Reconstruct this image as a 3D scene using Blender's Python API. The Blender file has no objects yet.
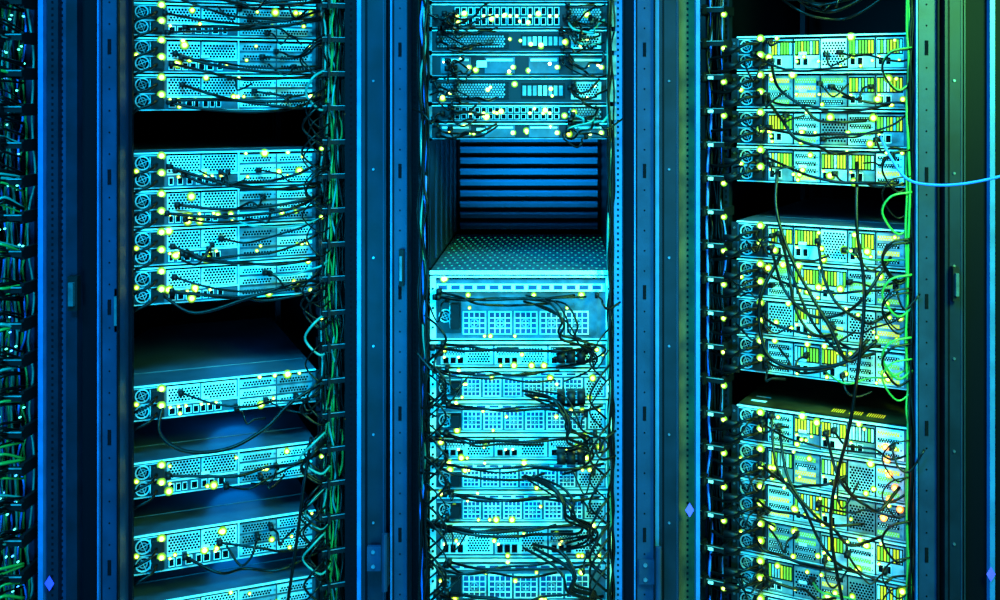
import bpy, math, random
from mathutils import Vector, Matrix
random.seed(7)
S=0.0025
def Zv(v): return 1.7225-S*v
scene=bpy.context.scene
scene.view_settings.view_transform='Standard'
# ---------------- materials ----------------
MATS={}
def mat(name,col,metal=0.0,rough=0.5,emit=None,es=0.0,noise=0.0,nscale=30,coat=0.0,bump=0.0,spec=.5):
    m=bpy.data.materials.new(name); m.use_nodes=True
    nt=m.node_tree; b=nt.nodes['Principled BSDF']
    b.inputs['Base Color'].default_value=(*col,1); b.inputs['Metallic'].default_value=metal
    b.inputs['Roughness'].default_value=rough
    b.inputs['Coat Weight'].default_value=coat
    b.inputs['Specular IOR Level'].default_value=spec
    if emit:
        b.inputs['Emission Color'].default_value=(*emit,1); b.inputs['Emission Strength'].default_value=es
        m.cycles.emission_sampling='NONE'
    if noise>0:
        tc=nt.nodes.new('ShaderNodeTexCoord'); n=nt.nodes.new('ShaderNodeTexNoise'); n.inputs['Scale'].default_value=nscale
        n.inputs['Detail'].default_value=4
        r=nt.nodes.new('ShaderNodeValToRGB')
        r.color_ramp.elements[0].position=0.3; r.color_ramp.elements[1].position=0.7
        r.color_ramp.elements[0].color=(*[c*(1-noise) for c in col],1)
        r.color_ramp.elements[1].color=(*[min(1,c*(1+noise)) for c in col],1)
        nt.links.new(tc.outputs['Object'],n.inputs['Vector']); nt.links.new(n.outputs['Fac'],r.inputs['Fac'])
        nt.links.new(r.outputs['Color'],b.inputs['Base Color'])
        if bump>0:
            bp=nt.nodes.new('ShaderNodeBump'); bp.inputs['Strength'].default_value=bump; bp.inputs['Distance'].default_value=0.002
            nt.links.new(n.outputs['Fac'],bp.inputs['Height']); nt.links.new(bp.outputs['Normal'],b.inputs['Normal'])
    MATS[name]=m; return m
mat('metal',(.34,.50,.53),.2,.38,noise=.45,nscale=22)
mat('metal_bright',(.72,.95,.95),.15,.3,noise=.15,nscale=30)
mat('metal_mid',(.12,.20,.23),.3,.4,noise=.4,nscale=40)
mat('metal_dark',(.03,.065,.09),.3,.4,noise=.4,nscale=40)
mat('lid',(.06,.09,.13),.4,.4,noise=.35,nscale=8)
mat('black',(.002,.0025,.004),0,.5,spec=.15)
mat('hole',(.001,.002,.004),0,.9,spec=.03)
mat('grille_back',(.008,.04,.12),0,.6,spec=.2)
mat('plastic',(.005,.008,.012),0,.4,spec=.25)
mat('cable',(.001,.0012,.0016),0,.30,spec=.14)
mat('cable_teal',(.010,.16,.14),0,.4)
mat('cable_green',(.015,.17,.025),0,.4)
mat('cable_blue',(.02,.13,.6),0,.4)
mat('paint_dark',(.002,.006,.016),.1,.42,noise=.4,nscale=12,spec=.16)
mat('paint_blue',(.005,.016,.046),.1,.40,noise=.3,nscale=14,bump=.15,spec=.22)
mat('edge_highlight',(.015,.10,.30),.2,.35,noise=.2,nscale=20)  # specular edge stripes put into the colour as a brighter blue
mat('paint_black',(.0006,.001,.0030),.0,.5,spec=.05)
mat('paint_brown',(.045,.028,.008),.1,.45,noise=.7,nscale=16,spec=.3)
mat('screw',(.12,.18,.26),.8,.3)
mat('label',(.8,.82,.78),0,.6)
mat('purple',(.10,.05,.75),0,.5,emit=(.06,.03,.7),es=.3)
mat('led',(.7,1,.3),0,.4,emit=(1,1,.12),es=6)
mat('led_halo',(.3,.5,.05),0,.4,emit=(.58,.85,.01),es=1.2)  # dim glowing disc imitating bloom around the LED core
mat('led_halo_outer',(.08,.14,.01),0,.5,emit=(.20,.38,.0),es=.9,spec=.1)  # outermost, faintest step of the imitated LED bloom
mat('led_cyan',(.3,1,.9),0,.4,emit=(.1,1,.75),es=3)
mat('shelf_hole_glow',(.03,.2,.2),0,.4,emit=(.01,.50,.28),es=.6)  # shelf perforations coloured to glow teal by themselves
mat('led_blue',(.1,.3,1),0,.4,emit=(.05,.35,1),es=4)
mat('led_orange',(1,.5,.1),0,.4,emit=(1,.55,.08),es=6)
mat('led_orange_halo',(1,.3,.05),0,.4,emit=(1,.2,.01),es=1.1)  # imitated bloom around the orange LED core
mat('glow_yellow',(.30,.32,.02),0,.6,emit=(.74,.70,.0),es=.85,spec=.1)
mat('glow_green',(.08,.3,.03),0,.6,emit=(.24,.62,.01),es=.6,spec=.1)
mat('rib',(.03,.09,.2),.3,.35)
mat('wall',(.10,.11,.12),0,.8,noise=.1,nscale=4)
mat('floor_tile',(.16,.17,.18),0,.45,noise=.15,nscale=6)
mat('ceiling_tile',(.2,.2,.2),0,.8,noise=.1,nscale=6)
# ---------------- mesh builder ----------------
class MB:
    def __init__(s): s.v=[]; s.f=[]; s.m=[]; s.names=[]
    def mi(s,n):
        if n not in s.names: s.names.append(n)
        return s.names.index(n)
    def box(s,a,b,c,d,e,f,m):
        i=len(s.v)
        s.v+=[(a,c,e),(b,c,e),(b,d,e),(a,d,e),(a,c,f),(b,c,f),(b,d,f),(a,d,f)]
        k=s.mi(m)
        for q in ((0,3,2,1),(4,5,6,7),(0,1,5,4),(1,2,6,5),(2,3,7,6),(3,0,4,7)):
            s.f.append([i+j for j in q]); s.m.append(k)
    def rect(s,a,b,e,f,d,m):
        i=len(s.v); s.v+=[(a,d,e),(b,d,e),(b,d,f),(a,d,f)]; s.f.append([i,i+1,i+2,i+3]); s.m.append(s.mi(m))
    def top(s,a,b,c,d,z,m):
        i=len(s.v); s.v+=[(a,c,z),(b,c,z),(b,d,z),(a,d,z)]; s.f.append([i,i+1,i+2,i+3]); s.m.append(s.mi(m))
    def ngon(s,u,z,d,r,n,m,ph=0):
        i=len(s.v)
        for k in range(n):
            a=ph+2*math.pi*k/n; s.v.append((u+r*math.cos(a),d,z+r*math.sin(a)))
        s.f.append([i+k for k in range(n)]); s.m.append(s.mi(m))
    def cyl(s,u,z,d0,d1,r,n,m):
        i=len(s.v); k=s.mi(m)
        for d in (d0,d1):
            for j in range(n):
                a=2*math.pi*j/n; s.v.append((u+r*math.cos(a),d,z+r*math.sin(a)))
        s.f.append([i+j for j in range(n)]); s.m.append(k)
        for j in range(n):
            s.f.append([i+j,i+n+j,i+n+(j+1)%n,i+(j+1)%n]); s.m.append(k)
    def ring(s,u,z,d,r0,r1,n,m,t=.002):
        i=len(s.v); k=s.mi(m)
        for (r,dd) in ((r0,d),(r1,d),(r1,d+t),(r0,d+t)):
            for j in range(n):
                a=2*math.pi*j/n; s.v.append((u+r*math.cos(a),dd,z+r*math.sin(a)))
        for w in range(4):
            w2=(w+1)%4
            for j in range(n):
                s.f.append([i+w*n+j,i+w*n+(j+1)%n,i+w2*n+(j+1)%n,i+w2*n+j]); s.m.append(k)
    def tube(s,pts,r,m,n=6,sub=5):
        P=[Vector(p) for p in pts]
        if len(P)<2: return
        E=[P[0]*2-P[1]]+P+[P[-1]*2-P[-2]]
        Q=[]
        for i in range(1,len(E)-2):
            a,b,c,d=E[i-1:i+3]
            for t in range(sub):
                t/=sub
                Q.append(.5*((2*b)+(c-a)*t+(2*a-5*b+4*c-d)*t*t+(3*b-a-3*c+d)*t**3))
        Q.append(P[-1])
        k=s.mi(m); base=len(s.v); up=None
        for i,q in enumerate(Q):
            t=(Q[min(i+1,len(Q)-1)]-Q[max(i-1,0)])
            if t.length<1e-9: t=Vector((0,0,1))
            t.normalize()
            if up is None:
                up=t.orthogonal().normalized()
            up=(up-t*up.dot(t))
            if up.length<1e-6: up=t.orthogonal()
            up.normalize(); w=t.cross(up)
            for j in range(n):
                a=2*math.pi*j/n; s.v.append(tuple(q+r*(math.cos(a)*up+math.sin(a)*w)))
        for i in range(len(Q)-1):
            for j in range(n):
                s.f.append([base+i*n+j,base+i*n+(j+1)%n,base+(i+1)*n+(j+1)%n,base+(i+1)*n+j]); s.m.append(k)
        s.f.append([base+j for j in range(n)][::-1]); s.m.append(k)
        e=base+(len(Q)-1)*n; s.f.append([e+j for j in range(n)]); s.m.append(k)
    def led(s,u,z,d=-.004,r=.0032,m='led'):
        if m in('led','led_orange'):  # glowing discs around the core stand in for bloom
            if m=='led': s.cyl(u,z,d+.0005,d+.004,r*2.8,12,'led_halo_outer')
            s.cyl(u,z,d-.001,d+.004,r*1.9,12,'led_halo' if m=='led' else 'led_orange_halo')
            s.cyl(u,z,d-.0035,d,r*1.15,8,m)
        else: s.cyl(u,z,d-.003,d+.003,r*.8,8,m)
    def build(s,name,loc=(0,0,0),rz=0,smooth=False,parent=None):
        me=bpy.data.meshes.new(name); me.from_pydata(s.v,[],s.f)
        for n in s.names: me.materials.append(MATS[n])
        me.polygons.foreach_set('material_index',s.m)
        if smooth: me.polygons.foreach_set('use_smooth',[True]*len(s.f))
        me.update()
        o=bpy.data.objects.new(name,me); scene.collection.objects.link(o)
        o.location=loc; o.rotation_euler=(0,0,rz)
        if parent:
            o.parent=parent
            o.matrix_parent_inverse=(Matrix.Translation(parent.location)@Matrix.Rotation(parent.rotation_euler[2],4,'Z')).inverted()
        return o
def perf(b,a,c,e,f,d,p,m='hole',fill=.42):
    nz=max(1,int((f-e)/(p*.87))); nu=max(1,int((c-a)/p))
    for j in range(nz):
        for i in range(nu):
            u=a+p*(i+.5+(.5 if j%2 else 0)); z=e+p*.87*(j+.5)
            if u<c-p*.3: b.ngon(u,z,d,p*fill,6,m,math.pi/6)
RL=dict(loc=(-.835,0),a=math.radians(23.6))
RM=dict(loc=(-.0975,0),a=0.0)
RR=dict(loc=(.65,0),a=math.radians(-28))
def place(b,R,name,z=0,**k): return b.build(name,(R['loc'][0],R['loc'][1],z),R['a'],**k)

def psu(b,u,z,w,h):
    b.box(u,u+w,-.006,0,z,z+h,'plastic')
    b.box(u,u+w,-.0075,-.006,z+h-.002,z+h,'metal')
    r=min(w*.28,h*.46)
    b.ring(u+r*1.25,z+h/2,-.010,r*.84,r,14,'metal',.004)
    b.ring(u+r*1.25,z+h/2,-.009,r*.40,r*.54,12,'metal_mid',.003)
    b.ngon(u+r*1.25,z+h/2,-.0065,r*.8,14,'hole')
    for a in range(4):
        an=a*math.pi/2+.4; cu=u+r*1.25; cz=z+h/2
        b.tube([(cu,-.008,cz),(cu+r*.85*math.cos(an),-.008,cz+r*.85*math.sin(an))],.0009,'metal',4,1)
    b.box(u+w*.60,u+w*.95,-.026,-.006,z+h*.15,z+h*.85,'black')
    b.tube([(u+w*.54,-.007,z+h*.15),(u+w*.54,-.018,z+h*.3),(u+w*.54,-.018,z+h*.7),(u+w*.54,-.007,z+h*.85)],.0013,'metal',5,3)
def port(b,u,z,w,h,lit=False):
    b.box(u,u+w,-.007,-.003,z,z+h,'metal_bright')
    b.rect(u+w*.10,u+w*.90,z+h*.10,z+h*.90,-.0074,'hole')
    if lit: b.led(u+w*.2,z+h*1.02,-.007,.0018)
C=random.choice
def server(R,v0,v1,kind='grey',hw=.222,depth=.70,leds=9):
    z0=Zv(v1); h=(v1-v0)*S-.0025
    b=MB()
    b.box(-hw,hw,0,depth,0,h,'lid')
    b.box(-hw,hw,-.003,0,0,h,'metal_dark')
    b.box(-hw,hw,-.009,-.003,h-.0032,h,'metal_bright'); b.box(-hw,hw,-.007,-.003,0,.0024,'metal')
    b.rect(-hw,hw,h-.0085,h-.0032,-.0033,'hole')
    for sx in (-1,1):
        b.box(min(sx*hw,sx*(hw+.016)),max(sx*hw,sx*(hw+.016)),-.005,-.001,.004,h-.004,'plastic')
        for zz in (.2,.8): b.cyl(sx*(hw+.008),h*zz,-.008,-.005,.003,8,'screw')
    pw=.072
    psu(b,-hw+.004,h*.50,pw,h*.43); psu(b,-hw+.004,h*.05,pw,h*.43)
    us=-hw+pw+.010
    if kind=='grey':
        b.rect(us,us+.078,h*.42,h*.90,-.0034,C(('metal_bright','metal')))
        b.rect(us+.081,us+.165,h*.42,h*.90,-.0034,C(('metal_bright','metal','metal')))
        perf(b,us+.002,us+.078,h*.44,h*.90,-.0038,.0076); perf(b,us+.084,us+.163,h*.44,h*.90,-.0038,.0076)
        b.rect(us+.078,us+.081,h*.42,h*.91,-.0042,'hole')
        b.box(us,us+.17,-.007,-.003,h*.36,h*.40,'metal_bright')
        x=us+.004
        for i in range(7):
            w=C((.013,.016,.011)); port(b,x,h*.08,w,h*.22,random.random()<.5); x+=w+C((.004,.009))
        xs=us+.172; ww=(hw-.006-xs)
        for r in range(3):
            zz=h*(.08+.29*r)
            for c in range(2):
                a=xs+c*ww/2; b.box(a+.001,a+ww/2-.003,-.006,-.003,zz,zz+h*.22,C(('metal','metal_bright','metal','metal_mid')))
                perf(b,a+.006,a+ww/2-.010,zz+h*.02,zz+h*.22,-.0065,.0070)
                b.cyl(a+ww/2-.006,zz+h*.12,-.009,-.006,.0022,8,'screw')
        b.box(xs-.004,xs-.001,-.009,-.003,.003,h-.003,'metal_bright')
    else:
        tot=hw-.006-us; n=5
        for c in range(n):
            a=us+tot*c/n; w=tot/n-.003
            b.box(a,a+w,-.006,-.003,h*.06,h*.88,C(('metal','metal_bright','metal','metal_mid')))
            typ=C((0,1,1,1,2,2))
            if typ==0:
                perf(b,a+.002,a+w-.002,h*.12,h*.84,-.0064,.0076)
            elif typ==1:
                k=int((w-.004)/.0076)
                b.rect(a+.001,a+w-.001,h*.42,h*.86,-.0062,'hole')
                for i in range(k):
                    uu=a+.003+i*.0076
                    b.rect(uu,uu+.0048,h*.46,h*.82,-.0066,C(('glow_yellow','glow_yellow','glow_green','glow_green','metal_bright','metal')))
                port(b,a+.004,h*.12,.014,h*.24,True); port(b,a+.022,h*.12,.014,h*.24)
            else:
                for q in range(4):
                    zz=h*(.10+.2*q)
                    b.rect(a+.003,a+w-.010,zz,zz+h*.12,-.0064,C(('glow_yellow','glow_green','hole','hole','hole')))
                    perf(b,a+.003,a+w-.010,zz,zz+h*.12,-.0067,.006,'metal',.3)
                    b.cyl(a+w-.006,zz+h*.05,-.009,-.006,.002,6,'screw')
            b.box(a-.003,a,-.008,-.003,.003,h-.004,'black')
    b.box(us+.08,us+.10,-.0075,-.006,h*.44,h*.52,'label')
    b.led(-hw+pw-.004,h*.92,-.026,.0038); b.led(-hw+pw-.004,h*.44,-.026,.0038)
    if random.random()<.6: b.led(-hw+.012,h*.5,-.010,.0026)
    for i in range(leds):
        b.led(random.uniform(us,hw-.01),C((.1,.25,.38,.8,.92))*h,-.008,C((.0018,.0022,.003,.0040)))
    b.box(-hw+.01,hw-.01,.12,.124,h,h+.001,'metal_mid')
    place(b,R,'rack_server',z0)

def switch(R,v0,v1,hw=.222,x0=-.215,style=0):
    z0=Zv(v1); h=(v1-v0)*S-.003; b=MB()
    b.box(-hw,hw,0,.5,0,h,'lid'); b.box(-hw,hw,-.003,0,0,h,'plastic')
    b.box(-hw,hw,-.007,-.003,h-.0024,h,'metal_bright'); b.box(-hw,hw,-.006,-.003,0,.002,'metal_mid')
    for sx in (-1,1): b.box(min(sx*hw,sx*(hw+.016)),max(sx*hw,sx*(hw+.016)),-.005,-.001,.003,h-.003,'metal_mid')
    if style==0:
        for i in range(16):
            u=x0+.05+i*.0165
            for k in range(2):
                b.box(u,u+.013,-.006,-.003,h*(.12+.42*k),h*(.45+.42*k),'metal')
                b.rect(u+.0015,u+.0115,h*(.15+.42*k),h*(.42+.42*k),-.0064,'hole')
            if random.random()<.4: b.led(u+.006,h*.5,-.006,.0022)
        b.box(x0+.33,x0+.42,-.005,-.003,h*.15,h*.85,'black')
        perf(b,x0+.332,x0+.418,h*.2,h*.9,-.0054,.007,'metal_mid')
    elif style==1:
        b.box(-hw+.01,-.03,-.006,-.003,h*.15,h*.85,'black')
        perf(b,-hw+.012,-.035,h*.2,h*.85,-.0065,.007,'metal_mid',.4)
        b.box(.0,.11,-.006,-.003,h*.2,h*.8,'black')
        for i in range(8): b.rect(.004+i*.013,.013+i*.013,h*.3,h*.7,-.0064,C(('metal','metal_mid','metal_mid')))
        b.box(.125,.2,-.008,-.003,h*.15,h*.85,'metal')
        perf(b,.13,.196,h*.2,h*.85,-.0084,.0068)
    else:
        for a in (-.2,-.09,.02,.13):
            b.box(a,a+.075,-.008,-.003,h*.12,h*.86,'metal_dark'); b.box(a+.004,a+.07,-.010,-.008,h*.68,h*.78,'metal_bright')
            b.led(a+.07,h*.4,-.008,.003)
        b.box(-.11,-.085,-.0085,-.008,h*.4,h*.7,'label')
    for i in range(9): b.led(random.uniform(-.2,.2),random.uniform(.2,.8)*h,-.006,C((.002,.003,.0036)))
    place(b,R,'network_switch',z0)

def blade(R,v0,v1,kind=0,hw=.226):
    z0=Zv(v1); h=(v1-v0)*S-.003; b=MB()
    b.box(-hw,hw,0,.75,0,h,'lid'); b.box(-hw,hw,-.003,0,0,h,'metal_dark')
    b.box(-hw,hw,-.012,-.003,h-.0042,h,'metal_bright'); b.box(-hw,hw,-.008,-.003,0,.0026,'metal')
    b.rect(-hw,hw,h-.010,h-.0042,-.0033,'hole')
    for sx in (-1,1):
        a=sx*hw; c=sx*(hw-.014); b.box(min(a,c),max(a,c),-.010,-.003,.003,h-.005,'metal_bright')
        for q in range(3): b.cyl(sx*(hw-.007),h*(.2+.3*q),-.013,-.010,.003,8,'hole')
    if kind==0:
        b.box(-hw+.016,hw-.016,-.006,-.003,h*.75,h*.87,C(('metal_bright','metal')))
        for i in range(13):
            u=-hw+.020+i*.032; b.rect(u,u+.022,h*.78,h*.85,-.0064,'grille_back')
        sq=min(.058,h*.60); n=6; x=-.145
        for i in range(n):
            u=x+i*(sq+.006)
            if u+sq>hw-.02: break
            z=h*.08
            b.box(u,u+sq,-.008,-.003,z,z+sq,C(('metal_bright','metal'))); b.rect(u+.003,u+sq-.003,z+.003,z+sq-.003,-.0084,'grille_back')
            for q in range(1,4):
                t=u+.003+(sq-.006)*q/4; b.box(t-.0009,t+.0009,-.0105,-.0085,z+.003,z+sq-.003,'metal_bright')
                t=z+.003+(sq-.006)*q/4; b.box(u+.003,u+sq-.003,-.0105,-.0085,t-.0009,t+.0009,'metal_bright')
            b.ring(u+sq/2,z+sq/2,-.011,sq*.14,sq*.2,10,'metal_mid',.002)
        psu(b,-hw+.017,h*.1,.06,h*.55)
        x+=n*(sq+.006)
        if x<hw-.05:
            b.box(x,hw-.018,-.007,-.003,h*.1,h*.68,'metal'); perf(b,x+.003,hw-.02,h*.12,h*.66,-.0075,.0072)
    else:
        for c in range(3):
            a=-.20+c*.135; b.box(a,a+.13,-.007,-.003,h*.1,h*.82,C(('metal','metal_bright')))
            b.rect(a+.004,a+.06,h*.46,h*.8,-.0075,'black')
            perf(b,a+.005,a+.06,h*.46,h*.80,-.008,.0068,'metal')
            perf(b,a+.066,a+.125,h*.16,h*.80,-.0075,.0072)
            for q in range(3): port(b,a+.006+q*.018,h*.13,.014,h*.25,random.random()<.5)
    for i in range(10): b.led(random.uniform(-hw+.02,hw-.02),C((.06,.5,.7,.95))*h,-.010,C((.0018,.0025,.0034)))
    place(b,R,'blade_chassis' if kind==0 else 'rack_server',z0)

for a,c in ((-30,3),(4,37),(38,73),(74,110),(150,186),(187,223),(224,261),(262,299),(376,411),(450,486),(521,560),(588,625)):
    server(RL,a,c,'grey')
for a,c in ((34,70),(71,108),(109,146),(147,184),(224,262),(263,301),(302,340),(341,379),(414,450),(451,488),(489,526),(527,564),(565,602),(603,640)):
    server(RR,a,c,'vent',hw=.214,leds=12)
for a,c,s_ in ((-22,2,0),(3,28,0),(29,52,1),(53,76,2),(77,103,1),(104,121,0),(122,139,2)): switch(RM,a,c,style=s_)
for a,c,k in ((274,339,0),(340,366,1),(367,398,0),(399,431,0),(432,458,1),(459,488,0),(489,520,0),(521,556,1),(557,600,0),(601,640,1)): blade(RM,a,c,k)

# ---------------- cabinets ----------------
def cabinet(R,depth,uL=-.298,uR=.298):
    b=MB(); H=2.1
    for u in (uL,uR-.012): b.box(u,u+.012,.03,depth,0,H,'paint_black')
    b.box(uL,uR,.03,depth,0,.10,'paint_black'); b.box(uL,uR,.03,depth,H-.05,H,'paint_black')
    b.box(uL,uR,depth-.012,depth,.1,H-.05,'paint_black')
    for sx in (-1,1):
        a,c=sx*.240,sx*.256
        lo,hi=min(a,c),max(a,c)
        b.box(lo,hi,.004,.03,.1,H-.05,'paint_dark')
        z=.12
        while z<H-.08:
            b.rect(lo+.005,hi-.005,z,z+.008,.0036,'hole'); z+=.0148
        b.box(lo,hi,.72,.75,.1,H-.05,'paint_dark')
    return place(b,R,'server_rack')
CL=cabinet(RL,.95); CM=cabinet(RM,1.05); CR=cabinet(RR,.95)

b=MB(); zb=Zv(268); zt=Zv(141)
b.box(-.225,.225,.74,.75,zb,zt,'paint_black')
n=9
for i in range(n):
    z=zb+.008+(zt-zb-.01)*i/n
    b.box(-.215,.215,.715,.74,z,z+.020,'rib'); b.box(-.215,.215,.70,.715,z+.013,z+.020,'edge_highlight')
b.box(-.231,-.226,.0,.74,zb,zt,'paint_dark'); b.box(.226,.231,.0,.74,zb,zt,'paint_dark')
for i in range(5): b.box(-.2255,-.222,.1+i*.13,.13+i*.13,zb+.01,zt-.01,'paint_blue')
place(b,RM,'blanking_panel',parent=CM)
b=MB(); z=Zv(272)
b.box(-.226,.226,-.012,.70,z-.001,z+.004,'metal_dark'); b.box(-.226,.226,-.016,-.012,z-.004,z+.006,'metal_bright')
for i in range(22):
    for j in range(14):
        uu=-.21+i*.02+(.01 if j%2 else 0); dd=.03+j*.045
        b.top(uu-.0025,uu+.0025,dd-.008,dd+.008,z+.0044,'shelf_hole_glow')
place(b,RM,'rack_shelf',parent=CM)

# ---------------- upright posts between racks ----------------
def posts(y,items,H=2.12):
    b=MB()
    for (p0,p1,dy,m,style) in items:
        k2=S*(1+(y+dy)/2.8)
        a=(p0-560)*k2; c=(p1-560)*k2; f=y+dy
        b.box(a,c,f,f+(.012 if style=='thin' else .05),0,H,m)
        if style=='lip':
            b.box(a,a+.003,f-.008,f,0,H,'paint_blue'); b.box(c-.004,c,f-.008,f,0,H,m)
        if style in('holes','holes_lip'):
            z=.15; i=0
            while z<H:
                if i%6==5: b.box((a+c)/2-.004,(a+c)/2+.004,f-.0015,f,z-.02,z+.015,'hole')
                else: b.cyl((a+c)/2,z,f-.001,f,.0022,8,'hole')
                z+=.05; i+=1
            if style=='holes_lip':
                b.box(a,a+.003,f-.01,f,0,H,'edge_highlight'); b.box(c-.004,c,f-.01,f,0,H,'paint_black')
                b.box(a+.005,a+.008,f-.001,f,0,H,'paint_black')
        if style=='screws':
            b.box(a+(c-a)*.16,a+(c-a)*.26,f-.001,f,0,H,'paint_black'); b.box(c-(c-a)*.12,c-(c-a)*.08,f-.002,f,0,H,'paint_blue')
            z=.2
            while z<H:
                b.cyl((a+c)/2,z,f-.004,f,.003,8,'screw'); z+=.22
        if style=='fine':
            z=.1
            while z<H:
                b.rect((a+c)/2-.0025,(a+c)/2+.0025,z,z+.006,f-.0006,'hole'); z+=.0148
    return b
def diamond(b,X,y,z):
    b.v+= [(X-.011,y,z),(X,y,z-.018),(X+.011,y,z),(X,y,z+.018)]; i=len(b.v)-4
    b.f.append([i,i+1,i+2,i+3]); b.m.append(b.mi('purple'))
def latch(b,X,y,z,w=.022,h=.08):
    b.box(X-w/2,X+w/2,y-.02,y,z-h/2,z+h/2,'black'); b.box(X-w/4,X+w/4,y-.03,y-.02,z-h/3,z+h/3,'metal_dark')
def hinge(b,X,y,z):
    b.box(X-.035,X+.005,y-.012,y,z-.03,z+.03,'paint_blue'); b.box(X+.002,X+.02,y-.03,y,z-.06,z+.06,'black')
    b.tube([(X+.011,y-.032,z-.07),(X+.011,y-.032,z+.07)],.007,'paint_blue',10,1)
    for q in (-.018,.018): b.cyl(X-.02,z+q,y-.016,y-.012,.005,8,'screw')
y=-.2
b=posts(y,[(38,43,-.01,'edge_highlight',''),(43,47,.01,'paint_black',''),(47,58,0,'paint_dark','fine'),(58,66,.02,'paint_blue','fine'),(66,77,-.01,'paint_dark',''),(77,99,.02,'paint_black','lip'),(99,120,-.02,'paint_blue','holes_lip'),(120,132,.03,'paint_black','thin')])
diamond(b,(47-560)*S*.92,y-.012,Zv(558)+.03); latch(b,(76-560)*S*.925,y-.01,1.03); latch(b,(121-560)*S*.93,y,.99,.012,.1)
b.build('upright',parent=CL)
y=-.01
b=posts(y,[(345,357,.05,'paint_black','fine'),(357,361,0,'edge_highlight',''),(361,386,0,'paint_dark','screws'),(386,391,.03,'paint_black',''),(391,409,-.02,'paint_blue','holes_lip'),(409,421,.05,'paint_black','fine')])
latch(b,(404-560)*S,y-.02,1.06,.012,.09); hinge(b,(384-560)*S,y-.02,Zv(552)); b.build('upright',parent=CM)
b=posts(y,[(614,622,.01,'edge_highlight','fine'),(622,634,.03,'paint_black',''),(634,655,-.02,'paint_blue','holes_lip'),(655,659,.0,'edge_highlight',''),(659,679,0,'paint_dark','screws'),(679,696,.03,'paint_brown','fine'),(696,700,.0,'edge_highlight','')])
diamond(b,(689-560)*S,y-.004,Zv(508)); hinge(b,(652-560)*S,y-.02,Zv(565)); b.build('upright',parent=CM)
y=-.13
b=posts(y,[(915,938,-.02,'paint_blue','holes_lip'),(938,945,.03,'paint_black',''),(945,963,-.01,'paint_dark','screws'),(963,990,.02,'paint_black','lip'),(990,995,0,'edge_highlight',''),(995,1030,.01,'paint_black','fine')])
diamond(b,(992-560)*S*.95,y-.004,Zv(575)+.06); latch(b,(953-560)*S*.95,y-.012,Zv(285)+.03,.014,.08); b.build('upright',parent=CR)

# ---------------- cables ----------------
R_=random.uniform
def vbundle(b,u0,u1,n,mats,r=(.0022,.0038),z0=.12,z1=1.9,dj=(-.06,-.012),wob=.012):
    for i in range(n):
        u=R_(u0,u1); d=R_(*dj); pts=[]; z=z1
        while z>z0:
            pts.append((min(u1,max(u0,u+R_(-wob,wob))),d+R_(-.008,.008),z)); z-=R_(.05,.11)
        b.tube(pts,R_(*r),C(mats),5,4)
def hdrape(b,ua,za,ub,zb,sag,r=.0038,m='cable',out=-.05,j=.006):
    n=5; pts=[(ua,-.02,za)]
    if m=='cable': r*=1.15
    b.box(ua-.006,ua+.006,-.03,-.006,za-.006,za+.006,'black')
    for i in range(1,n):
        t=i/n; pts.append((ua+(ub-ua)*t+R_(-.012,.012),out+R_(-.02,.015),za+(zb-za)*t-sag*4*t*(1-t)+R_(-j,j)))
    pts.append((ub,-.03,zb)); b.tube(pts,r,m,6,6)
def loop(b,u,z,r=.003,m='cable',s=1,w=.05):
    b.box(u-.005,u+.005,-.035,-.006,z-.006,z+.006,'black')
    b.tube([(u,-.03,z),(u+s*.01,-.06,z-.004),(u+s*w*.5,-.075,z-R_(.01,.03)),(u+s*w,-.07,z-R_(.0,.045)),(u+s*(w+.03),-.05,z+R_(-.03,.02))],r,m,5,5)
def brackets(b,u0,u1,step,z0=.15,z1=1.85,label=False):
    z=z0
    while z<z1:
        b.box(u0,u1,-.07,-.060,z-.002,z+.011,'black'); b.box(u0,u0+.008,-.062,.01,z-.010,z+.016,'black'); b.box(u1-.008,u1,-.062,.01,z-.008,z+.014,'black')
        b.box(u0,u1,-.072,-.07,z+.0095,z+.011,'metal_mid')
        b.box(u0+.012,u0+.018,-.085,-.06,z-.006,z+.018,'black')
        if label:
            if random.random()<.7: b.rect(u0+.022,u0+.036,z-.001,z+.007,-.0705,'label')
            if random.random()<.9: b.led(u1-.003,z-.008,-.062,.003)
        elif random.random()<.7: b.led(C((u0,u1)),z-.012,-.062,.0022,C(('led_cyan','led')))
        z+=step
b=MB()
vbundle(b,.228,.288,30,['cable','cable','cable','cable','cable_teal','cable_green','cable_teal','cable'])
for v in (-5,22,55,90,168,205,242,280,393,468,540):
    for k in range(3 if v<300 else 1):
        hdrape(b,-.14+R_(-.01,.05),Zv(v+R_(-8,14)),R_(.22,.27),Zv(v+R_(-16,20)),R_(.010,.036),R_(.0026,.0038))
    hdrape(b,R_(-.02,.14),Zv(v+R_(-6,16)),R_(.23,.27),Zv(v+R_(-25,30)),R_(.0,.03),R_(.002,.003),C(('cable','cable','cable','cable_teal')))
    for k in range(2): loop(b,R_(-.05,.19),Zv(v+R_(-14,14)),R_(.0024,.0032),'cable',C((-1,1,1)),R_(.02,.05))
for k in range(40):
    z=R_(.25,1.75); b.tube([(.235,-.06,z),(.20,-.08,z-.02),(.17+R_(0,.03),-.06,z-.06),(.22,-.07,z-.10),(.25,-.05,z-.09)],R_(.002,.0034),C(('cable','cable','cable','cable','cable_teal')),5,5)
b.tube([(-.15,-.02,Zv(395)),(-.16,-.05,Zv(420)),(-.1,-.07,Zv(438)),(0,-.07,Zv(440)),(.09,-.06,Zv(425)),(.15,-.05,Zv(405)),(.24,-.03,Zv(388))],.0045,'cable',6,6)
b.tube([(.20,-.06,Zv(440)),(.18,-.08,Zv(480)),(.16,-.08,Zv(540)),(.14,-.07,Zv(600))],.0042,'cable',6,6)
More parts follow.
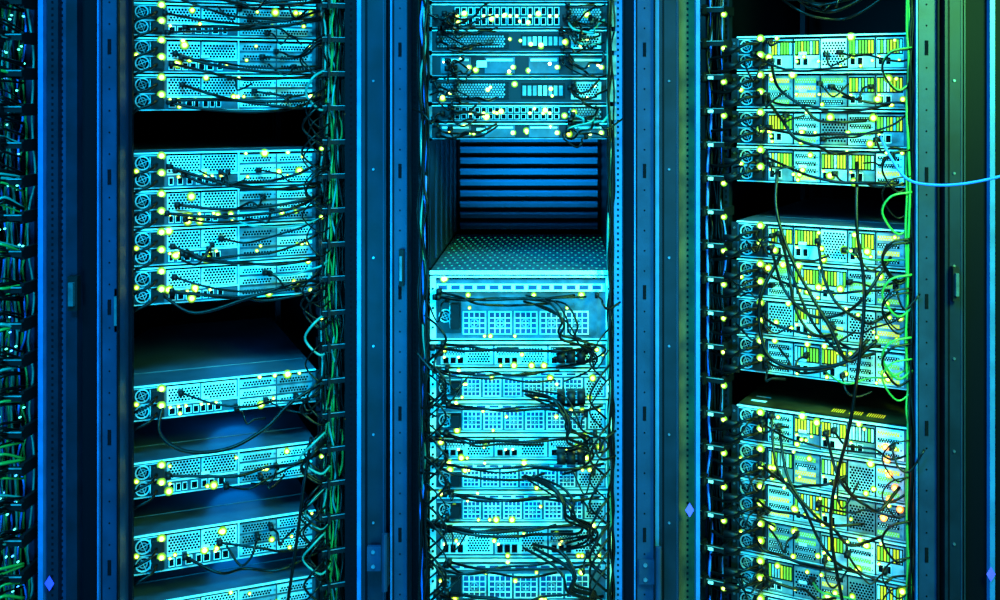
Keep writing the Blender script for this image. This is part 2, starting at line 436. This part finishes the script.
b.tube([(-.15,-.02,Zv(290)),(-.08,-.06,Zv(306)),(.04,-.06,Zv(296)),(.18,-.06,Zv(282)),(.24,-.04,Zv(290))],.0042,'cable',6,6)
place(b,RL,'network_cable_bundle',smooth=True,parent=CL)
b=MB(); brackets(b,.226,.292,.0865); place(b,RL,'cable_manager',parent=CL)
b=MB()
for v in (20,55,90,168,205,242,280,393,468,540):
    for k in (0,1): b.tube([(-.165,-.025,Zv(v-6+16*k)),(-.18,-.05,Zv(v-2+16*k)),(-.215,-.05,Zv(v+4+16*k)),(-.235,-.02,Zv(v+14+16*k))],.0036,'cable',6,5)
vbundle(b,-.245,-.228,5,['cable'],dj=(-.03,-.01),wob=.005)
place(b,RL,'power_cord_bundle',smooth=True,parent=CL)
b=MB()
vbundle(b,-.255,-.228,9,['cable','cable','cable','cable_teal','cable_blue'],wob=.008)
vbundle(b,.216,.232,5,['cable','cable','cable','cable_teal'],wob=.008)
for v in (12,26,40,64,90,113,130):
    for k in range(3): hdrape(b,R_(-.22,-.16),Zv(v+R_(-10,10)),R_(-.14,-.05),Zv(v+R_(-10,16)),R_(0,.025),R_(.002,.0032))
    for k in range(3): hdrape(b,R_(.10,.14),Zv(v+R_(-10,10)),R_(.18,.225),Zv(v+R_(-18,18)),R_(0,.03),R_(.002,.003),C(('cable','cable','cable_teal')))
    for k in range(2): loop(b,C((R_(-.2,-.15),R_(.13,.19))),Zv(v+R_(-10,10)),R_(.0022,.003),'cable',C((-1,1)),R_(.02,.04))
for v in (294,343,368,401,434,460,491,522,558,592):
    for k in range(2): hdrape(b,R_(-.225,-.17),Zv(v+R_(-3,3)),R_(.06,.21),Zv(v+R_(-3,3)),R_(.0,.006),R_(.0024,.0036),j=.003)
    if v%2==0: hdrape(b,R_(-.225,-.18),Zv(v+R_(-4,4)),R_(.05,.12),Zv(v+R_(6,12)),R_(.002,.02),R_(.0024,.0036))
    for k in range(2): loop(b,C((R_(-.2,-.17),R_(.15,.19))),Zv(v+R_(-10,10)),R_(.0022,.0032),'cable',C((-1,1)),R_(.02,.03))
for v in (296,390,470,540):
    for k in range(5):
        u=R_(.09,.13); z=Zv(v+R_(0,10)); q=R_(.6,.9)
        b.tube([(u-.09,-.03,z+.01),(u-.02,-.07,z+R_(-.02,.01)),(u+.01,-.09,z-.05*q),(u+R_(0,.03),-.09,z-.1*q),(u+.06+R_(-.01,.02),-.07,z-.14*q),(u+R_(.02,.08),-.05,z-.19*q),(u-.01,-.02,z-.2*q-R_(0,.03))],R_(.0024,.0040),'cable',6,6)
for k in range(14):
    z=R_(.3,1.0); b.tube([(.22,-.05,z),(.19,-.08,z-.03),(.17,-.08,z-.08),(.21,-.06,z-.13)],R_(.002,.0034),'cable',5,5)
    z=R_(.3,1.0); b.tube([(-.235,-.05,z),(-.20,-.08,z-.02),(-.18,-.08,z-.06),(-.235,-.06,z-.12)],R_(.002,.0034),'cable',5,5)
for z in (Zv(352),Zv(392),Zv(452)):
    for q in range(3): b.box(.09+.025*q,.11+.025*q,-.06,-.012,z-.012,z+.012,'black')
place(b,RM,'network_cable_bundle',smooth=True,parent=CM)
b=MB()
for k in range(6): hdrape(b,R_(-.15,0),Zv(0+R_(-20,5)),R_(.05,.2),Zv(R_(-15,8)),R_(.03,.06),R_(.003,.005))
rows=(52,90,127,165,243,282,321,360,432,470,507,545,583)
for v in rows:
    hdrape(b,-.15+R_(-.02,.02),Zv(v+R_(-8,8)),R_(.0,.215),Zv(v+R_(-12,16)),R_(.01,.03),R_(.0026,.0036))
    hdrape(b,R_(-.02,.08),Zv(v+R_(-6,12)),.225,Zv(v+R_(-20,20)),R_(0,.03),R_(.002,.003),C(('cable','cable','cable_green')))
    for k in range(3): loop(b,C((R_(-.16,-.1),R_(-.1,.19))),Zv(v+R_(-12,12)),R_(.0024,.0032),'cable',C((-1,1)),R_(.02,.05))
for (u0,v0,u1,v1,dep) in ((-.10,235,.14,345,60),(-.12,250,.18,250,100),(-.09,240,.05,330,40),(.0,240,.19,300,60),(-.13,100,.1,150,30),(-.12,420,.1,560,40),(-.1,430,.16,520,60),(.02,430,.2,470,60),(-.12,60,.12,120,40)):
    hdrape(b,u0,Zv(v0),u1,Zv(v1),dep*S*.6,.0036,'cable',-.08)
b.tube([(-.10,-.03,Zv(170)),(-.09,-.07,Zv(210)),(-.04,-.09,Zv(260)),(.05,-.09,Zv(320)),(.09,-.08,Zv(350)),(.15,-.05,Zv(330))],.0048,'cable',6,6)
b.tube([(.10,-.03,Zv(160)),(.11,-.08,Zv(220)),(.13,-.09,Zv(290)),(.10,-.09,Zv(400)),(.05,-.09,Zv(500)),(.08,-.07,Zv(600))],.0048,'cable',6,6)
b.tube([(-.09,-.03,Zv(255)),(-.13,-.08,Zv(300)),(-.11,-.09,Zv(350)),(-.03,-.09,Zv(362)),(.08,-.08,Zv(352)),(.13,-.05,Zv(330))],.0052,'cable',6,6)
vbundle(b,.218,.245,11,['cable_green','cable_green','cable','cable','cable','cable','cable_teal'],wob=.006)
for k in range(18):
    z=R_(.3,1.6); b.tube([(.232,-.05,z),(.19,-.08,z-.01),(.17,-.08,z-.05),(.2,-.06,z-.1),(.232,-.04,z-.08)],R_(.002,.0034),C(('cable','cable','cable','cable_green')),5,5)
place(b,RR,'network_cable_bundle',smooth=True,parent=CR)
b=MB()
for v in rows:
    for k in (0,1):
        b.tube([(-.15,-.025,Zv(v-9+16*k)),(-.175,-.06,Zv(v-8+16*k)),(-.22,-.06,Zv(v+2+16*k)),(-.27,-.045,Zv(v+4+16*k+R_(-5,5)))],.0042,'cable',6,5)
        b.box(-.23,-.19,-.065,-.05,Zv(v+16*k),Zv(v+16*k)+.014,'black')
vbundle(b,-.285,-.235,12,['cable','cable','cable','cable','cable_blue'],dj=(-.05,-.01),wob=.008)
place(b,RR,'power_cord_bundle',smooth=True,parent=CR)
b=MB(); brackets(b,-.292,-.228,.086,label=True); b.box(-.292,-.286,-.03,.0,.1,2.0,'paint_dark'); place(b,RR,'cable_manager',parent=CR)
b=MB(); b.tube([(.16,-.05,Zv(135)),(.19,-.09,Zv(152)),(.235,-.12,Zv(172)),(.30,-.14,Zv(176)),(.38,-.16,Zv(172)),(.48,-.18,Zv(160)),(.6,-.2,Zv(140))],.0032,'cable_blue',8,8)
place(b,RR,'patch_cable',smooth=True,parent=CR)
b=MB(); z=Zv(414)
b.top(-.212,.212,.0,.34,z+.0010,'paint_brown')
for i in range(24):
    if i in(6,7,14,15): continue
    b.top(.02+i*.0055,.0225+i*.0055,.03,.06,z+.0014,'glow_yellow')
b.top(-.19,-.15,.03,.045,z+.0014,'label'); b.top(-.19,-.15,.075,.082,z+.0014,'label')
place(b,RR,'barcode_label',parent=CR)
b=MB()
for v in (436,448,462,474,486,494,505): b.led(R_(.15,.205),Zv(v),-.012,.0045,'led_orange')
place(b,RR,'fault_lights',parent=CR)
# far left neighbour
b=MB(); y=-.16; k=S*(1+y/2.8)
xa=(-60-560)*k; xb=(38-560)*k
b.box(xa,xb,y+.06,y+.9,0,2.1,'paint_black')
b.box(xa+.02,xa+.03,y+.03,y+.06,0,2.1,'paint_blue')
b.box(xb-.10,xb-.085,y+.045,y+.06,0,2.1,'edge_highlight'); b.box(xb-.05,xb-.03,y+.045,y+.06,0,2.1,'paint_blue')
CN=b.build('server_rack')
b=MB()
for q in range(24):
    z=.12+q*.083
    b.box(xb-.08,xb-.005,y-.07,y-.06,z-.002,z+.013,'black'); b.box(xb-.014,xb-.005,y-.06,y+.06,z-.01,z+.018,'black'); b.box(xb-.08,xb-.005,y-.073,y-.07,z+.010,z+.0125,'metal_mid'); b.box(xb-.055,xb-.045,y-.09,y-.06,z-.006,z+.022,'black')
b.build('cable_manager',parent=CN)
b=MB()
for q in range(24):
    z=.12+q*.083
    for j in range(7):
        zz=z+R_(-.03,.03)
        b.tube([(xb-.02,y-.03,zz),(xb-.04-R_(0,.02),y-.09,zz+R_(0,.03)),(xb-.08,y-.07,zz+R_(-.05,.02)),(xb-.11,y-.03,zz+R_(-.09,.04)),(xb-.17,y,zz+R_(-.05,.05))],R_(.0022,.0038),'cable' if random.random()<.75 else C(('cable_teal','cable_green')),5,5)
    for j in range(6): b.led(xb-R_(.02,.12),z+R_(-.04,.04),y-.02,.0024,C(('led_cyan','led_blue','led_cyan','led_cyan')))
for i in range(28):
    u=xb-R_(.02,.15); d=y+R_(-.04,.04); pts=[]; z=1.95
    while z>.1: pts.append((u+R_(-.012,.012),d,z)); z-=R_(.05,.11)
    b.tube(pts,R_(.0018,.0030),C(['cable','cable','cable','cable_teal','cable_teal','cable_green','cable_blue','cable_blue']),5,4)
b.build('network_cable_bundle',smooth=True,parent=CN)

# ---------------- room ----------------
def slab(name,a,c,d,e,f,g,m):
    q=MB(); q.box(a,c,d,e,f,g,m); q.build(name)
slab('floor',-4,4,-4,2.5,-.05,0,'floor_tile'); slab('ceiling',-4,4,-4,2.5,2.9,2.95,'ceiling_tile')
slab('wall_back',-4,4,2.5,2.55,0,2.9,'wall'); slab('wall_left',-4.05,-4,-4,2.5,0,2.9,'wall'); slab('wall_right',4,4.05,-4,2.5,0,2.9,'wall')

# ---------------- lights ----------------
def area(name,loc,target,col,p,sx,sy,spread=180):
    l=bpy.data.lights.new(name,'AREA'); l.shape='RECTANGLE'; l.size=sx; l.size_y=sy; l.color=col; l.energy=p; l.spread=math.radians(spread)
    o=bpy.data.objects.new(name,l); scene.collection.objects.link(o); o.location=loc
    o.rotation_euler=(Vector(target)-Vector(loc)).to_track_quat('-Z','Y').to_euler()
    return o
area('ceiling_light',(-1.0,-2.1,2.7),(-.75,0,.9),(.0,.54,1.0),76,1.2,.4,110)
area('ceiling_light',(-.1,-1.5,2.75),(-.08,0,.6),(.01,.64,1.0),50,.8,.3,90)
area('aisle_light',(-.4,-2.7,.6),(-.35,0,.6),(.0,.54,1.0),42,1.6,.5,110)
area('aisle_light',(1.5,-1.7,2.2),(.66,0,.9),(.24,1.0,.20),44,.5,.8,68)
area('aisle_light',(1.25,-1.0,1.75),(.93,-.1,1.45),(.03,1.0,.2),2.6,.2,.4,100)
def pt(R,u,v,col,p,d=-.10,r=.02):
    l=bpy.data.lights.new('led_and_fill_light','POINT'); l.energy=p; l.color=col; l.shadow_soft_size=r  # shared by LED spill lamps and unseen fill lamps added in bays
    o=bpy.data.objects.new('led_and_fill_light',l); scene.collection.objects.link(o)
    c,s=math.cos(R['a']),math.sin(R['a']); o.location=(R['loc'][0]+u*c-d*s,R['loc'][1]+u*s+d*c,Zv(v))
for v in (50,90,130,165,240,280,330,370,430,470,510,550,590):
    pt(RR,R_(-.02,.17),v,(.80,.85,.0),.10)
    pt(RR,-.14,v+8,(.4,.9,.0),.03,d=-.06)
for v in (20,55,90,170,205,240,280,395,470,540): pt(RL,-.13,v,(.5,1,.0),.035,d=-.07)
for v in (15,60,100,130): pt(RM,R_(-.1,.18),v,(.5,1,.1),.03)
for v in (300,380,450,520,580): pt(RM,R_(-.15,.05),v,(.03,.9,1),.06); pt(RM,.2,v+10,(.5,.9,.0),.03)
for v in (30,90,190,260): pt(RL,R_(0,.15),v,(.03,.85,1),.06)
for v,dd in ((430,.22),(505,.22),(575,.2),(335,.25)): pt(RL,.05,v,(.0,.30,1),.60 if v>400 else .22,d=dd,r=.08)  # unseen blue fill lamps added in the gaps to light the lids
pt(RM,.0,175,(.0,.50,1),.55,d=.35,r=.05)  # unseen fill lamp added to brighten the middle bay
pt(RR,.19,462,(1,.25,.0),.16); pt(RR,.19,492,(1,.3,.0),.12)
w=bpy.data.worlds.new('World'); scene.world=w; w.use_nodes=True
w.node_tree.nodes['Background'].inputs[0].default_value=(.0,.03,.16,1); w.node_tree.nodes['Background'].inputs[1].default_value=.15
cam=bpy.data.cameras.new('Camera'); co=bpy.data.objects.new('Camera',cam); scene.collection.objects.link(co)
co.location=(0,-2.8,1.5); co.rotation_euler=(math.pi/2,0,0)
cam.sensor_width=36; cam.lens=36*1.12; cam.shift_x=-.06; cam.shift_y=-.211
scene.camera=co
